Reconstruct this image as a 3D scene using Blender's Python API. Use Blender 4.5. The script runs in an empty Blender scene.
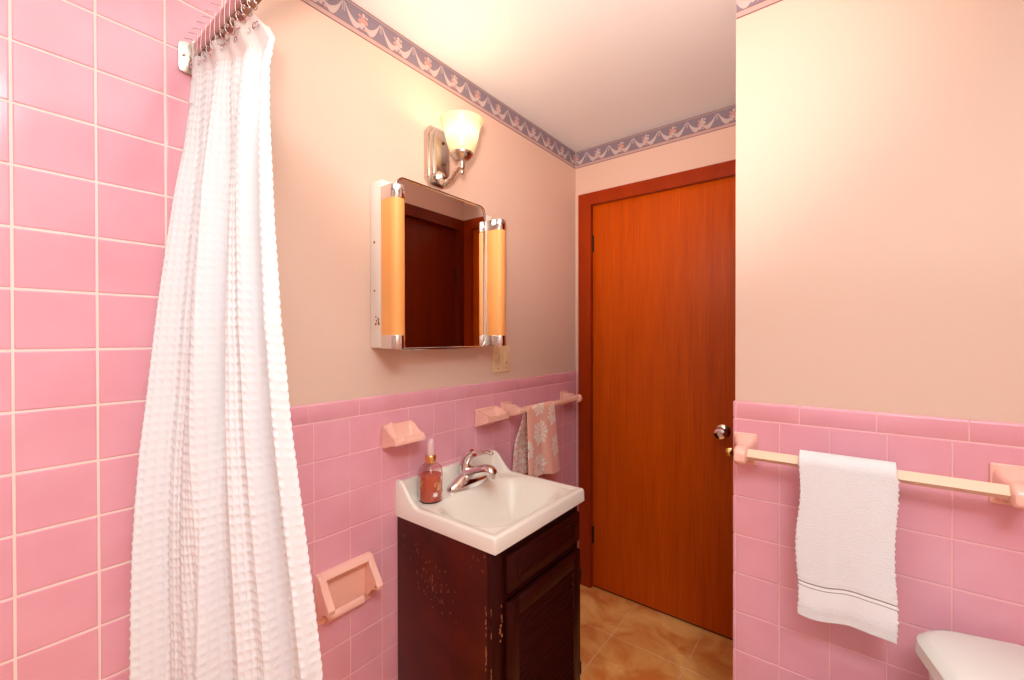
import bpy, bmesh, math, random
from mathutils import Vector, Matrix
random.seed(7)
PI = math.pi
SC = bpy.context.scene
COL = SC.collection

# ------------------------------------------------------------------ helpers
def lin(r, g, b):
    f = lambda c: (c/255/12.92) if c/255 <= .04045 else ((c/255+.055)/1.055)**2.4
    return (f(r), f(g), f(b), 1)

def mat(name, base=(.8, .8, .8), rough=.5, metal=0, spec=.5, trans=0, ior=1.45, coat=0, sheen=0, emis=None, estr=0):
    m = bpy.data.materials.new(name); m.use_nodes = True
    b = m.node_tree.nodes['Principled BSDF']
    b.inputs['Base Color'].default_value = (*base[:3], 1)
    b.inputs['Roughness'].default_value = rough
    b.inputs['Metallic'].default_value = metal
    b.inputs['Specular IOR Level'].default_value = spec
    b.inputs['Transmission Weight'].default_value = trans
    b.inputs['IOR'].default_value = ior
    b.inputs['Coat Weight'].default_value = coat
    b.inputs['Sheen Weight'].default_value = sheen
    if emis:
        b.inputs['Emission Color'].default_value = (*emis[:3], 1)
        b.inputs['Emission Strength'].default_value = estr
    return m

def nodes(m):
    nt = m.node_tree
    return nt, nt.nodes['Principled BSDF']

def noise_col(m, c1, c2, scale=(5, 5, 5), detail=4, lo=.35, hi=.65, bump=0, bscale=None, dist=0):
    """two-colour noise over object coordinates, optional bump"""
    nt, b = nodes(m)
    tc = nt.nodes.new('ShaderNodeTexCoord'); mp = nt.nodes.new('ShaderNodeMapping')
    mp.inputs['Scale'].default_value = scale
    nz = nt.nodes.new('ShaderNodeTexNoise'); nz.inputs['Scale'].default_value = 1
    nz.inputs['Detail'].default_value = detail; nz.inputs['Distortion'].default_value = dist
    rp = nt.nodes.new('ShaderNodeValToRGB')
    rp.color_ramp.elements[0].position = lo; rp.color_ramp.elements[0].color = (*c1[:3], 1)
    rp.color_ramp.elements[1].position = hi; rp.color_ramp.elements[1].color = (*c2[:3], 1)
    nt.links.new(tc.outputs['Object'], mp.inputs['Vector']); nt.links.new(mp.outputs[0], nz.inputs['Vector'])
    nt.links.new(nz.outputs['Fac'], rp.inputs['Fac']); nt.links.new(rp.outputs['Color'], b.inputs['Base Color'])
    if bump:
        add_bump(m, bump, bscale or 60)
    return rp

def add_bump(m, strength, scale, dist=.002, detail=3):
    nt, b = nodes(m)
    tc = nt.nodes.new('ShaderNodeTexCoord'); nz = nt.nodes.new('ShaderNodeTexNoise')
    nz.inputs['Scale'].default_value = scale; nz.inputs['Detail'].default_value = detail
    bp = nt.nodes.new('ShaderNodeBump'); bp.inputs['Strength'].default_value = strength
    bp.inputs['Distance'].default_value = dist
    nt.links.new(tc.outputs['Object'], nz.inputs['Vector']); nt.links.new(nz.outputs['Fac'], bp.inputs['Height'])
    nt.links.new(bp.outputs['Normal'], b.inputs['Normal'])

def new(): return bmesh.new()

def box(bm, x0, x1, y0, y1, z0, z1, bev=0, seg=2, mi=0):
    vs = [bm.verts.new(p) for p in ((x0,y0,z0),(x1,y0,z0),(x1,y1,z0),(x0,y1,z0),(x0,y0,z1),(x1,y0,z1),(x1,y1,z1),(x0,y1,z1))]
    fs = [bm.faces.new([vs[i] for i in q]) for q in ((3,2,1,0),(4,5,6,7),(0,1,5,4),(1,2,6,5),(2,3,7,6),(3,0,4,7))]
    for f in fs: f.material_index = mi
    if bev:
        es = set(e for f in fs for e in f.edges)
        r = bmesh.ops.bevel(bm, geom=list(es), offset=bev, segments=seg, profile=.5, affect='EDGES')
        for f in r['faces']: f.material_index = mi
    return vs

def prism(bm, poly, a0, a1, axis='x', bev=0, seg=2, mi=0):
    """poly: 2D points; extruded along axis from a0 to a1. axis x: (y,z); y: (x,z); z: (x,y)"""
    def P(p, a):
        return {'x': (a, p[0], p[1]), 'y': (p[0], a, p[1]), 'z': (p[0], p[1], a)}[axis]
    n = len(poly)
    A = [bm.verts.new(P(p, a0)) for p in poly]; B = [bm.verts.new(P(p, a1)) for p in poly]
    fs = [bm.faces.new(A[::-1]), bm.faces.new(B)]
    for i in range(n):
        fs.append(bm.faces.new((A[i], A[(i+1) % n], B[(i+1) % n], B[i])))
    if bev:
        es = list(set(list(fs[0].edges)+list(fs[1].edges)))
        r = bmesh.ops.bevel(bm, geom=es, offset=bev, segments=seg, profile=.5, affect='EDGES')
        for f in r['faces']: f.material_index = mi
    for f in fs:
        if f.is_valid: f.material_index = mi
    bmesh.ops.recalc_face_normals(bm, faces=bm.faces[:])

def lathe(bm, prof, c=(0, 0, 0), n=32, sx=1, sy=1, M=None, closed=False, mi=0):
    """prof: (r,z) list, revolved about z through c; M optional matrix applied before c"""
    rings = []
    for r, z in prof:
        if r < 1e-6:
            v = Vector((0, 0, z)); v = M @ v if M else v
            rings.append([bm.verts.new(v+Vector(c))])
        else:
            ring = []
            for i in range(n):
                a = 2*PI*i/n; v = Vector((r*sx*math.cos(a), r*sy*math.sin(a), z)); v = M @ v if M else v
                ring.append(bm.verts.new(v+Vector(c)))
            rings.append(ring)
    pairs = list(zip(rings[:-1], rings[1:]))
    if closed: pairs.append((rings[-1], rings[0]))
    for a, b in pairs:
        for i in range(n):
            j = (i+1) % n
            if len(a) == 1 and len(b) == 1: continue
            if len(a) == 1: f = bm.faces.new((a[0], b[j], b[i]))
            elif len(b) == 1: f = bm.faces.new((a[i], a[j], b[0]))
            else: f = bm.faces.new((a[i], a[j], b[j], b[i]))
            f.material_index = mi

def tube(bm, pts, rad, n=12, sc=(1, 1), up=None, caps=True, mi=0):
    """swept tube; rad number or list; sc squashes the section (side, up)"""
    pts = [Vector(p) for p in pts]; m = len(pts)
    rad = rad if isinstance(rad, (list, tuple)) else [rad]*m
    prev = None; rings = []
    for i, p in enumerate(pts):
        t = (pts[min(i+1, m-1)]-pts[max(i-1, 0)]).normalized()
        if prev is None:
            u = Vector(up) if up else (Vector((0, 0, 1)) if abs(t.z) < .9 else Vector((1, 0, 0)))
        else: u = prev
        u = (u-t*u.dot(t)).normalized(); s = t.cross(u); prev = u
        rings.append([bm.verts.new(p+s*(math.cos(2*PI*k/n)*rad[i]*sc[0])+u*(math.sin(2*PI*k/n)*rad[i]*sc[1])) for k in range(n)])
    for a, b in zip(rings[:-1], rings[1:]):
        for k in range(n):
            f = bm.faces.new((a[k], a[(k+1) % n], b[(k+1) % n], b[k])); f.material_index = mi
    if caps:
        for r in (rings[0][::-1], rings[-1]):
            f = bm.faces.new(r); f.material_index = mi

def spline(pts, n=8):
    """Catmull-Rom through pts"""
    P = [Vector(p) for p in pts]; P = [P[0]*2-P[1]]+P+[P[-1]*2-P[-2]]; out = []
    for i in range(1, len(P)-2):
        a, b, c, d = P[i-1:i+3]
        for k in range(n):
            t = k/n
            out.append(.5*((2*b)+(c-a)*t+(2*a-5*b+4*c-d)*t*t+(3*b-a-3*c+d)*t**3))
    out.append(P[-2]); return out

def grid(bm, fn, nu, nv, mi=None):
    V = [[bm.verts.new(fn(i/nu, j/nv)) for j in range(nv+1)] for i in range(nu+1)]
    for i in range(nu):
        for j in range(nv):
            f = bm.faces.new((V[i][j], V[i+1][j], V[i+1][j+1], V[i][j+1]))
            if mi: f.material_index = mi((i+.5)/nu, (j+.5)/nv)
    return V

def slab(bm, x0, x1, y0, y1, zt, zb, nx, ny):
    """closed block with height functions for its top and bottom"""
    X = [x0+(x1-x0)*i/nx for i in range(nx+1)]; Y = [y0+(y1-y0)*j/ny for j in range(ny+1)]
    T = [[bm.verts.new((x, y, zt(x, y))) for y in Y] for x in X]
    B = [[bm.verts.new((x, y, zb(x, y))) for y in Y] for x in X]
    for i in range(nx):
        for j in range(ny):
            bm.faces.new((T[i][j], T[i+1][j], T[i+1][j+1], T[i][j+1]))
            bm.faces.new((B[i][j], B[i][j+1], B[i+1][j+1], B[i+1][j]))
    for j in range(ny):
        bm.faces.new((T[0][j], T[0][j+1], B[0][j+1], B[0][j])); bm.faces.new((T[nx][j+1], T[nx][j], B[nx][j], B[nx][j+1]))
    for i in range(nx):
        bm.faces.new((T[i+1][0], T[i][0], B[i][0], B[i+1][0])); bm.faces.new((T[i][ny], T[i+1][ny], B[i+1][ny], B[i][ny]))

def wloc(o):
    v = Vector((0, 0, 0))
    while o is not None: v += o.location; o = o.parent
    return v

def obj(name, bm, mats, parent=None, loc=None, smooth=35, label=None):
    """link a bmesh given in world coordinates as one object"""
    me = bpy.data.meshes.new(name)
    base = wloc(parent) if parent else Vector(loc or (0, 0, 0))
    bmesh.ops.translate(bm, verts=bm.verts[:], vec=-base)
    bm.to_mesh(me); bm.free()
    o = bpy.data.objects.new(name, me); COL.objects.link(o)
    for m in (mats if isinstance(mats, (list, tuple)) else [mats]): me.materials.append(m)
    if parent: o.parent = parent
    else: o.location = base
    if smooth:
        for p in me.polygons: p.use_smooth = True
        me.set_sharp_from_angle(angle=math.radians(smooth))
    if label: o['label'] = label
    return o

def tag(o, label, cat, group=None):
    o['label'] = label; o['category'] = cat
    if group: o['group'] = group
    return o

def thing(name, label, cat, loc=(0, 0, 0), group=None):
    o = bpy.data.objects.new(name, None); COL.objects.link(o); o.location = loc; o.empty_display_size = .05
    return tag(o, label, cat, group)

def struct(name, bm, m, parent=None, smooth=35):
    o = obj(name, bm, m, parent, smooth=smooth)
    if not parent: o['kind'] = 'structure'
    return o

def smooth01(t): t = min(1, max(0, t)); return t*t*(3-2*t)
def lerp(a, b, t): return a+(b-a)*t
def interp(tab, z):
    """tab of (z, values...) in descending z"""
    if z >= tab[0][0]: return tab[0][1:]
    for a, b in zip(tab[:-1], tab[1:]):
        if z >= b[0]:
            t = (a[0]-z)/(a[0]-b[0]); return tuple(lerp(p, q, t) for p, q in zip(a[1:], b[1:]))
    a, b = tab[-2], tab[-1]; t = (a[0]-z)/(a[0]-b[0])
    return tuple(lerp(p, q, t) for p, q in zip(a[1:], b[1:]))

# ------------------------------------------------------------------ materials
PAINT = mat('peach_paint', (.72, .525, .43), .55, spec=.3)
add_bump(PAINT, .12, 90, .001)
CEIL = mat('ceiling_paint', (.78, .82, .84), .6, spec=.3)
add_bump(CEIL, .12, 90, .001)
TILE = mat('pink_tile', (.80, .37, .45), .13, spec=.5)
noise_col(TILE, (.76, .355, .43), (.79, .39, .475), (7, 7, 7), 2)
add_bump(TILE, .05, 14, .004, 1)
GROUT = mat('pale_grout', (.88, .70, .64), .8)
GROUTP = mat('pinkish_grout', (.84, .50, .50), .7)
PEACHC = mat('peach_ceramic', (.88, .50, .41), .14)
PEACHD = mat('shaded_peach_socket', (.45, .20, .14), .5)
WHITEC = mat('white_ceramic', (.72, .72, .67), .12)
MARBLE = mat('cultured_marble', (.83, .77, .69), .16)
CHROME = mat('chrome', (.78, .74, .72), .08, metal=1)
NICKEL = mat('brushed_nickel', (.62, .55, .49), .24, metal=1)
BRASS = mat('brass', (.85, .58, .22), .15, metal=1)
MIRROR = mat('mirror_glass', (.86, .84, .82), .01, metal=1)
ENAMEL = mat('white_enamel', (.82, .76, .70), .3)
RUST = mat('rust_spot', (.30, .12, .05), .8)
AMBER = mat('amber_lamp_cover', (.90, .40, .12), .35)
IVORY = mat('ivory_plastic', (.80, .60, .37), .35)
DARKM = mat('dark_bronze', (.05, .025, .015), .45, metal=.6)
BAR = mat('cream_plastic_bar', (.80, .58, .41), .4)
RAILM = mat('tile_reflection_metal', (.66, .36, .36), .42, metal=.75)  # pink tile reflection put into the rail's metal colour
RAILUNDER = mat('dark_reflection_metal', (.34, .17, .10), .3, metal=.9)  # dark reflection on the rail's underside, put into the colour
BARP = mat('peach_plastic_bar', (.86, .52, .40), .35)
BLACK = mat('black_gap', (.01, .005, .004), .8)

WOOD = mat('varnished_door_wood', (.4, .1, .02), .34, spec=.22)
def wood(m, stops, sc=(55, 55, 1.1)):
    nt, b = nodes(m)
    tc = nt.nodes.new('ShaderNodeTexCoord'); mp = nt.nodes.new('ShaderNodeMapping'); mp.inputs['Scale'].default_value = sc
    n1 = nt.nodes.new('ShaderNodeTexNoise'); n1.inputs['Scale'].default_value = 1; n1.inputs['Detail'].default_value = 6; n1.inputs['Roughness'].default_value = .62
    mp2 = nt.nodes.new('ShaderNodeMapping'); mp2.inputs['Scale'].default_value = (sc[0]*.11, sc[1]*.11, sc[2]*.35)
    n2 = nt.nodes.new('ShaderNodeTexNoise'); n2.inputs['Scale'].default_value = 1; n2.inputs['Detail'].default_value = 3
    mx = nt.nodes.new('ShaderNodeMath'); mx.operation = 'MULTIPLY_ADD'; mx.inputs[1].default_value = .6
    ml = nt.nodes.new('ShaderNodeMath'); ml.operation = 'MULTIPLY'; ml.inputs[1].default_value = .4
    rp = nt.nodes.new('ShaderNodeValToRGB')
    e = rp.color_ramp.elements
    e[0].position, e[0].color = stops[0][0], (*stops[0][1], 1)
    e[1].position, e[1].color = stops[-1][0], (*stops[-1][1], 1)
    for p, c in stops[1:-1]:
        k = e.new(p); k.color = (*c, 1)
    L = nt.links.new
    L(tc.outputs['Object'], mp.inputs[0]); L(mp.outputs[0], n1.inputs['Vector'])
    L(tc.outputs['Object'], mp2.inputs[0]); L(mp2.outputs[0], n2.inputs['Vector'])
    L(n2.outputs['Fac'], ml.inputs[0]); L(n1.outputs['Fac'], mx.inputs[0]); L(ml.outputs[0], mx.inputs[2])
    L(mx.outputs[0], rp.inputs['Fac']); L(rp.outputs['Color'], b.inputs['Base Color'])
wood(WOOD, [(.28, (.36, .042, .0008)), (.45, (.52, .074, .0011)), (.58, (.58, .088, .0015)), (.74, (.72, .135, .0030))], (230, 230, 5))
TRIMW = mat('varnished_trim_wood', (.36, .05, .008), .3, spec=.25)
wood(TRIMW, [(.35, (.26, .024, .001)), (.65, (.38, .040, .002))], (12, 12, 2))

WOOD2 = mat('alcove_shaded_wood', (.2, .03, .005), .34, spec=.25)  # alcove shade put into the colour of the mirrored door and trim
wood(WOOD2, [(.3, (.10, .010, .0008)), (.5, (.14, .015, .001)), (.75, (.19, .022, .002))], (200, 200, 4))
# vanity paint: dark brown with chipped flecks and rubbed spots
VAN = mat('chipped_brown_paint', (.035, .006, .004), .30, spec=.3)
def chips(m):
    nt, b = nodes(m); L = nt.links.new
    tc = nt.nodes.new('ShaderNodeTexCoord')
    mp = nt.nodes.new('ShaderNodeMapping'); mp.inputs['Scale'].default_value = (95, 95, 60); mp.inputs['Rotation'].default_value = (0, .5, 0)
    n1 = nt.nodes.new('ShaderNodeTexNoise'); n1.inputs['Scale'].default_value = 1; n1.inputs['Detail'].default_value = 2
    r1 = nt.nodes.new('ShaderNodeValToRGB'); r1.color_ramp.elements[0].position = .66; r1.color_ramp.elements[1].position = .70
    n2 = nt.nodes.new('ShaderNodeTexNoise'); n2.inputs['Scale'].default_value = 7; n2.inputs['Detail'].default_value = 1
    r2 = nt.nodes.new('ShaderNodeValToRGB'); r2.color_ramp.elements[0].position = .62; r2.color_ramp.elements[1].position = .72
    mu = nt.nodes.new('ShaderNodeMath'); mu.operation = 'MULTIPLY'
    n3 = nt.nodes.new('ShaderNodeTexNoise'); n3.inputs['Scale'].default_value = 9; n3.inputs['Detail'].default_value = 3
    r3 = nt.nodes.new('ShaderNodeValToRGB')
    r3.color_ramp.elements[0].position = .35; r3.color_ramp.elements[0].color = (.050, .0042, .0022, 1)
    r3.color_ramp.elements[1].position = .7; r3.color_ramp.elements[1].color = (.088, .0085, .004, 1)
    mx = nt.nodes.new('ShaderNodeMixRGB'); mx.inputs['Color2'].default_value = (.26, .075, .035, 1)
    L(tc.outputs['Object'], mp.inputs[0]); L(mp.outputs[0], n1.inputs['Vector']); L(n1.outputs['Fac'], r1.inputs[0])
    L(tc.outputs['Object'], n2.inputs['Vector']); L(n2.outputs['Fac'], r2.inputs[0])
    L(r1.outputs[0], mu.inputs[0]); L(r2.outputs[0], mu.inputs[1]); L(mu.outputs[0], mx.inputs['Fac'])
    L(tc.outputs['Object'], n3.inputs['Vector']); L(n3.outputs['Fac'], r3.inputs[0]); L(r3.outputs[0], mx.inputs['Color1'])
    L(mx.outputs[0], b.inputs['Base Color'])
chips(VAN)
VAND = mat('dark_brown_paint', (.030, .0032, .0020), .34, spec=.22)
CHIP = mat('bare_wood_chip', (.45, .17, .07), .7)

FLOORM = mat('mottled_floor_tile', (.45, .22, .1), .38)
noise_col(FLOORM, (.74, .22, .045), (1, .56, .18), (6, 6, 6), 8, .36, .66, dist=.8)
FGROUT = mat('floor_grout', (.80, .50, .28), .8)

# ------------------------------------------------------------------ camera
F, TH, PIT, ROL = 432.684, .6614, .0060, -.0015
H = 1.345
CAM = Vector((1.1775, 0, H))
cd = bpy.data.cameras.new('camera'); cam = bpy.data.objects.new('camera', cd); COL.objects.link(cam)
cd.sensor_width = 36; cd.sensor_fit = 'HORIZONTAL'; cd.lens = 36*F/1024; cd.clip_start = .02
r0 = Vector((math.cos(TH), math.sin(TH), 0))
fw = Vector((-math.sin(TH)*math.cos(PIT), math.cos(TH)*math.cos(PIT), -math.sin(PIT)))
u0 = r0.cross(fw)
rr = r0*math.cos(ROL)+u0*math.sin(ROL); uu = u0*math.cos(ROL)-r0*math.sin(ROL)
M = Matrix((rr, uu, -fw)).transposed().to_4x4(); M.translation = CAM
cam.matrix_world = M
SC.camera = cam

# ------------------------------------------------------------------ room shell
P = .1105                 # tile pitch
YC, YD, XE, XR, YB, ZC = 2.087, 1.3687, .945, 1.90, -1.60, 2.357
PX, PYD = -.005, YD+.005  # painted faces sit a little behind the tile faces

def tiles(bm, mp, u_edges, v_edges, th=.004, gap=.0028, tilt=.004):
    for a, b in zip(u_edges[:-1], u_edges[1:]):
        for c, d in zip(v_edges[:-1], v_edges[1:]):
            a0, b0, c0, d0 = a+gap/2, b-gap/2, c+gap/2, d-gap/2
            tu, tv = random.uniform(-tilt, tilt), random.uniform(-tilt, tilt)
            rings = []
            for ins, h in ((0, -th), (0, -.0016), (.0008, -.0006), (.0025, 0)):
                q = []
                for u, v in ((a0+ins, c0+ins), (b0-ins, c0+ins), (b0-ins, d0-ins), (a0+ins, d0-ins)):
                    hh = h+((u-(a+b)/2)*tu+(v-(c+d)/2)*tv if h > -th else 0)
                    q.append(bm.verts.new(mp(u, v, hh)))
                rings.append(q)
            for r, s in zip(rings[:-1], rings[1:]):
                for k in range(4): bm.faces.new((r[k], r[(k+1) % 4], s[(k+1) % 4], s[k]))
            bm.faces.new(rings[-1])

def frange(start, step, lo, hi):
    k0 = math.ceil((lo-start)/step); out = [lo]
    k = k0
    while start+k*step < hi-1e-6:
        if start+k*step > lo+.004: out.append(start+k*step)
        k += 1
    if out[-1] > hi-.006: out[-1] = hi
    else: out.append(hi)
    return out

mapL = lambda u, v, h: (h, u, v)           # left wall: u = y, v = z
mapD = lambda u, v, h: (u, YD-h, v)        # right wall: u = x
mapC = lambda u, v, h: (u, YC-h, v)
YT = .452                                  # end of the tall tub tiling

# floor
bm = new(); box(bm, -.1, 2.05, YB-.1, 2.3, -.03, -.0015)
fl = struct('floor', bm, FGROUT)
bm = new(); FT = .32
for a, b in zip(frange(.335, FT, -.02, XR)[:-1], frange(.335, FT, -.02, XR)[1:]):
    for c, d in zip(frange(1.81, FT, YB, 2.12)[:-1], frange(1.81, FT, YB, 2.12)[1:]):
        box(bm, a+.0015, b-.0015, c+.0015, d-.0015, -.006, 0, .001, 1)
struct('floor_tiles', bm, FLOORM, fl)
# ceiling
bm = new(); box(bm, -.1, 2.05, YB-.1, 2.3, ZC, ZC+.05); struct('ceiling', bm, CEIL)
# left wall
bm = new(); box(bm, -.12, PX, YB-.1, 2.3, 0, ZC); wl = struct('wall_left', bm, PAINT)
bm = new(); box(bm, PX-.01, -.0012, YB, YT-.002, 0, ZC)
struct('tile_grout', bm, GROUT, wl)
bm = new()
tiles(bm, mapL, frange(.062, P, YB, YT), frange(1.876, P*1.001, 0, ZC), .004, .0034)
struct('tub_tiling', bm, TILE, wl, smooth=0)
bm = new(); box(bm, PX-.01, -.0012, YT-.002, YC, 0, 1.156)
struct('tile_grout', bm, GROUTP, wl)
bm = new()
tiles(bm, mapL, frange(.612, P, YT, YC), frange(1.107, P, 0, 1.107), .004, .0018)
struct('tile_wainscot', bm, TILE, wl, smooth=0)

def bullnose(bm, u_edges, z0, z1, n=6, axis='L', gap=.0032):
    for a, b in zip(u_edges[:-1], u_edges[1:]):
        a0, b0 = a+gap/2, b-gap/2
        prof = [(-.004, z0+gap/2), (-.0012, z0+gap/2), (0, z0+gap/2+.002)]
        r = .008
        for k in range(n+1):
            t = PI/2*k/n; prof.append((-r+r*math.cos(t), z1-r+r*math.sin(t)))
        A = []; B = []
        for h, z in prof:
            if axis == 'L': A.append(bm.verts.new((h, a0, z))); B.append(bm.verts.new((h, b0, z)))
            else: A.append(bm.verts.new((a0, YD-h, z))); B.append(bm.verts.new((b0, YD-h, z)))
        for k in range(len(prof)-1): bm.faces.new((A[k], A[k+1], B[k+1], B[k]))
        bm.faces.new(A); bm.faces.new(B[::-1])
bm = new(); bullnose(bm, frange(.599, .1562, YT, YC), 1.107, 1.160)
struct('bullnose_cap', bm, TILE, wl)

# far wall with the closed door
DX0, DX1, DZ = .092, .872, 2.052
bm = new()
box(bm, PX, DX0-.03, YC+.001, YC+.12, 0, ZC); box(bm, DX0-.03, DX1+.03, YC+.001, YC+.12, DZ+.03, ZC)
box(bm, DX1+.03, 1.1, YC+.001, YC+.12, 0, ZC)
wf = struct('wall_far', bm, PAINT)
bm = new(); tiles(bm, mapC, [.0, .0185], frange(1.107, P, 0, 1.107)+[1.158], .004, .0022)
struct('tile_edge_strip', bm, TILE, wf, smooth=0)

# right wall (partition facing the camera) and its return
bm = new()
box(bm, .921, XR+.1, PYD, PYD+.08, 0, ZC)
wr = struct('wall_right', bm, PAINT)
bm = new(); box(bm, .919, XR, YD+.0012, PYD+.01, 0, 1.158); struct('tile_grout', bm, GROUTP, wr)
bm = new()
tiles(bm, mapD, frange(1.0301, P, .9235, XR), frange(1.113, P, 0, 1.113), .004, .0020)
struct('tile_wainscot', bm, TILE, wr, smooth=0)
bm = new(); bullnose(bm, frange(1.0747, .1563, .9235, XR), 1.113, 1.163, axis='D', gap=.0026)
struct('bullnose_cap', bm, TILE, wr)
bm = new()          # rounded edge tiles on the wall end
for c, d in zip((frange(1.113, P, 0, 1.113)+[1.163])[:-1], (frange(1.113, P, 0, 1.113)+[1.163])[1:]):
    box(bm, .9155, .9235, YD+.0002, YD+.08, c+.0012, d-.0012, .003, 3)
struct('tile_edge_strip', bm, TILE, wr)

# wall beside the alcove, with its own door (seen only in the mirror)
bm = new()
EY0, EY1 = 1.44, 2.03
box(bm, XE, XE+.1, PYD+.08, EY0, 0, ZC); box(bm, XE, XE+.1, EY1, YC+.02, 0, ZC); box(bm, XE, XE+.1, EY0, EY1, DZ, ZC)
struct('wall_alcove', bm, PAINT)
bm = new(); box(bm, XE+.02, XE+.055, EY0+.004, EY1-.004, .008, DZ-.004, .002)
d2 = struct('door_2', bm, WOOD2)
bm = new()
for z in (.35, 1.75): box(bm, XE+.012, XE+.022, EY1-.012, EY1+.004, z-.045, z+.045, .002)
obj('hinge', bm, DARKM, d2)
bm = new()
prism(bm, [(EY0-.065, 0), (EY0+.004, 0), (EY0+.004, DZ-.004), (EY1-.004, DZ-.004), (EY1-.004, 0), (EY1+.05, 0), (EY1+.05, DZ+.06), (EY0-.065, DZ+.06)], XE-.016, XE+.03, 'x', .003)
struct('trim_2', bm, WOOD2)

# remaining walls, behind and beside the camera
bm = new(); box(bm, XR, XR+.1, YB-.1, PYD+.05, 0, ZC); struct('wall_side', bm, PAINT)
WX0, WX1, WZ0, WZ1 = .25, 1.65, .85, 2.20
bm = new()
box(bm, -.1, WX0, YB-.1, YB, 0, ZC); box(bm, WX1, XR+.1, YB-.1, YB, 0, ZC)
box(bm, WX0, WX1, YB-.1, YB, 0, WZ0); box(bm, WX0, WX1, YB-.1, YB, WZ1, ZC)
struct('wall_behind', bm, PAINT)
bm = new()
for a in (WX0, (WX0+WX1)/2-.02, WX1-.04): box(bm, a, a+.04, YB-.07, YB-.03, WZ0, WZ1, .003)
for a in (WZ0, WZ1-.04): box(bm, WX0, WX1, YB-.07, YB-.03, a, a+.04, .003)
struct('added_window', bm, ENAMEL)  # window made up behind the camera to hold a fill light

# far door, casing, hardware
bm = new(); box(bm, DX0+.003, DX1-.003, YC+.010, YC+.045, .012, DZ-.003, .0015)
d1 = struct('door_1', bm, WOOD)
bm = new()
o, i = .0195, DX0
prism(bm, [(o, 0.004), (i, 0.004), (i, DZ), (DX1, DZ), (DX1, 0.004), (XE-.002, .004), (XE-.002, DZ+.062), (o, DZ+.062)], YC-.015, YC, 'y', .003)
prism(bm, [(i-.03, 0.004), (i, 0.004), (i, DZ), (DX1, DZ), (DX1, 0.004), (DX1+.03, .004), (DX1+.03, DZ+.03), (i-.03, DZ+.03)], YC, YC+.06, 'y')
struct('trim_1', bm, TRIMW)
for z in (1.845, .285):
    bm = new(); tube(bm, [(DX0+.001, YC+.006, z-.045), (DX0+.001, YC+.006, z+.045)], .006, 10)
    box(bm, DX0-.002, DX0+.010, YC+.006, YC+.012, z-.045, z+.045)
    obj('hinge', bm, DARKM, d1)
MY = Matrix.Rotation(PI/2, 3, 'X')        # lathe z -> -y
bm = new()
lathe(bm, [(0, 0), (.031, 0), (.031, .004), (.024, .010), (.012, .014), (.011, .032), (.018, .038), (.0265, .048), (.0275, .058), (.023, .066), (.012, .069), (.0105, .066), (0, .066)], (.737, YC+.010, .925), 28, M=MY)
obj('door_knob', bm, CHROME, d1, label='round chrome door knob')
bm = new()
lathe(bm, [(0, 0), (.019, 0), (.019, .004), (.012, .008), (.006, .010), (.006, .02), (.010, .024), (0, .03)], (.764, YC+.010, .838), 20, M=MY)
obj('thumb_turn', bm, BRASS, d1, label='small brass thumb turn')
bm = new(); box(bm, DX0, DX1, YC+.02, YC+.05, .0005, .012); struct('door_gap', bm, BLACK, d1)

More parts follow.
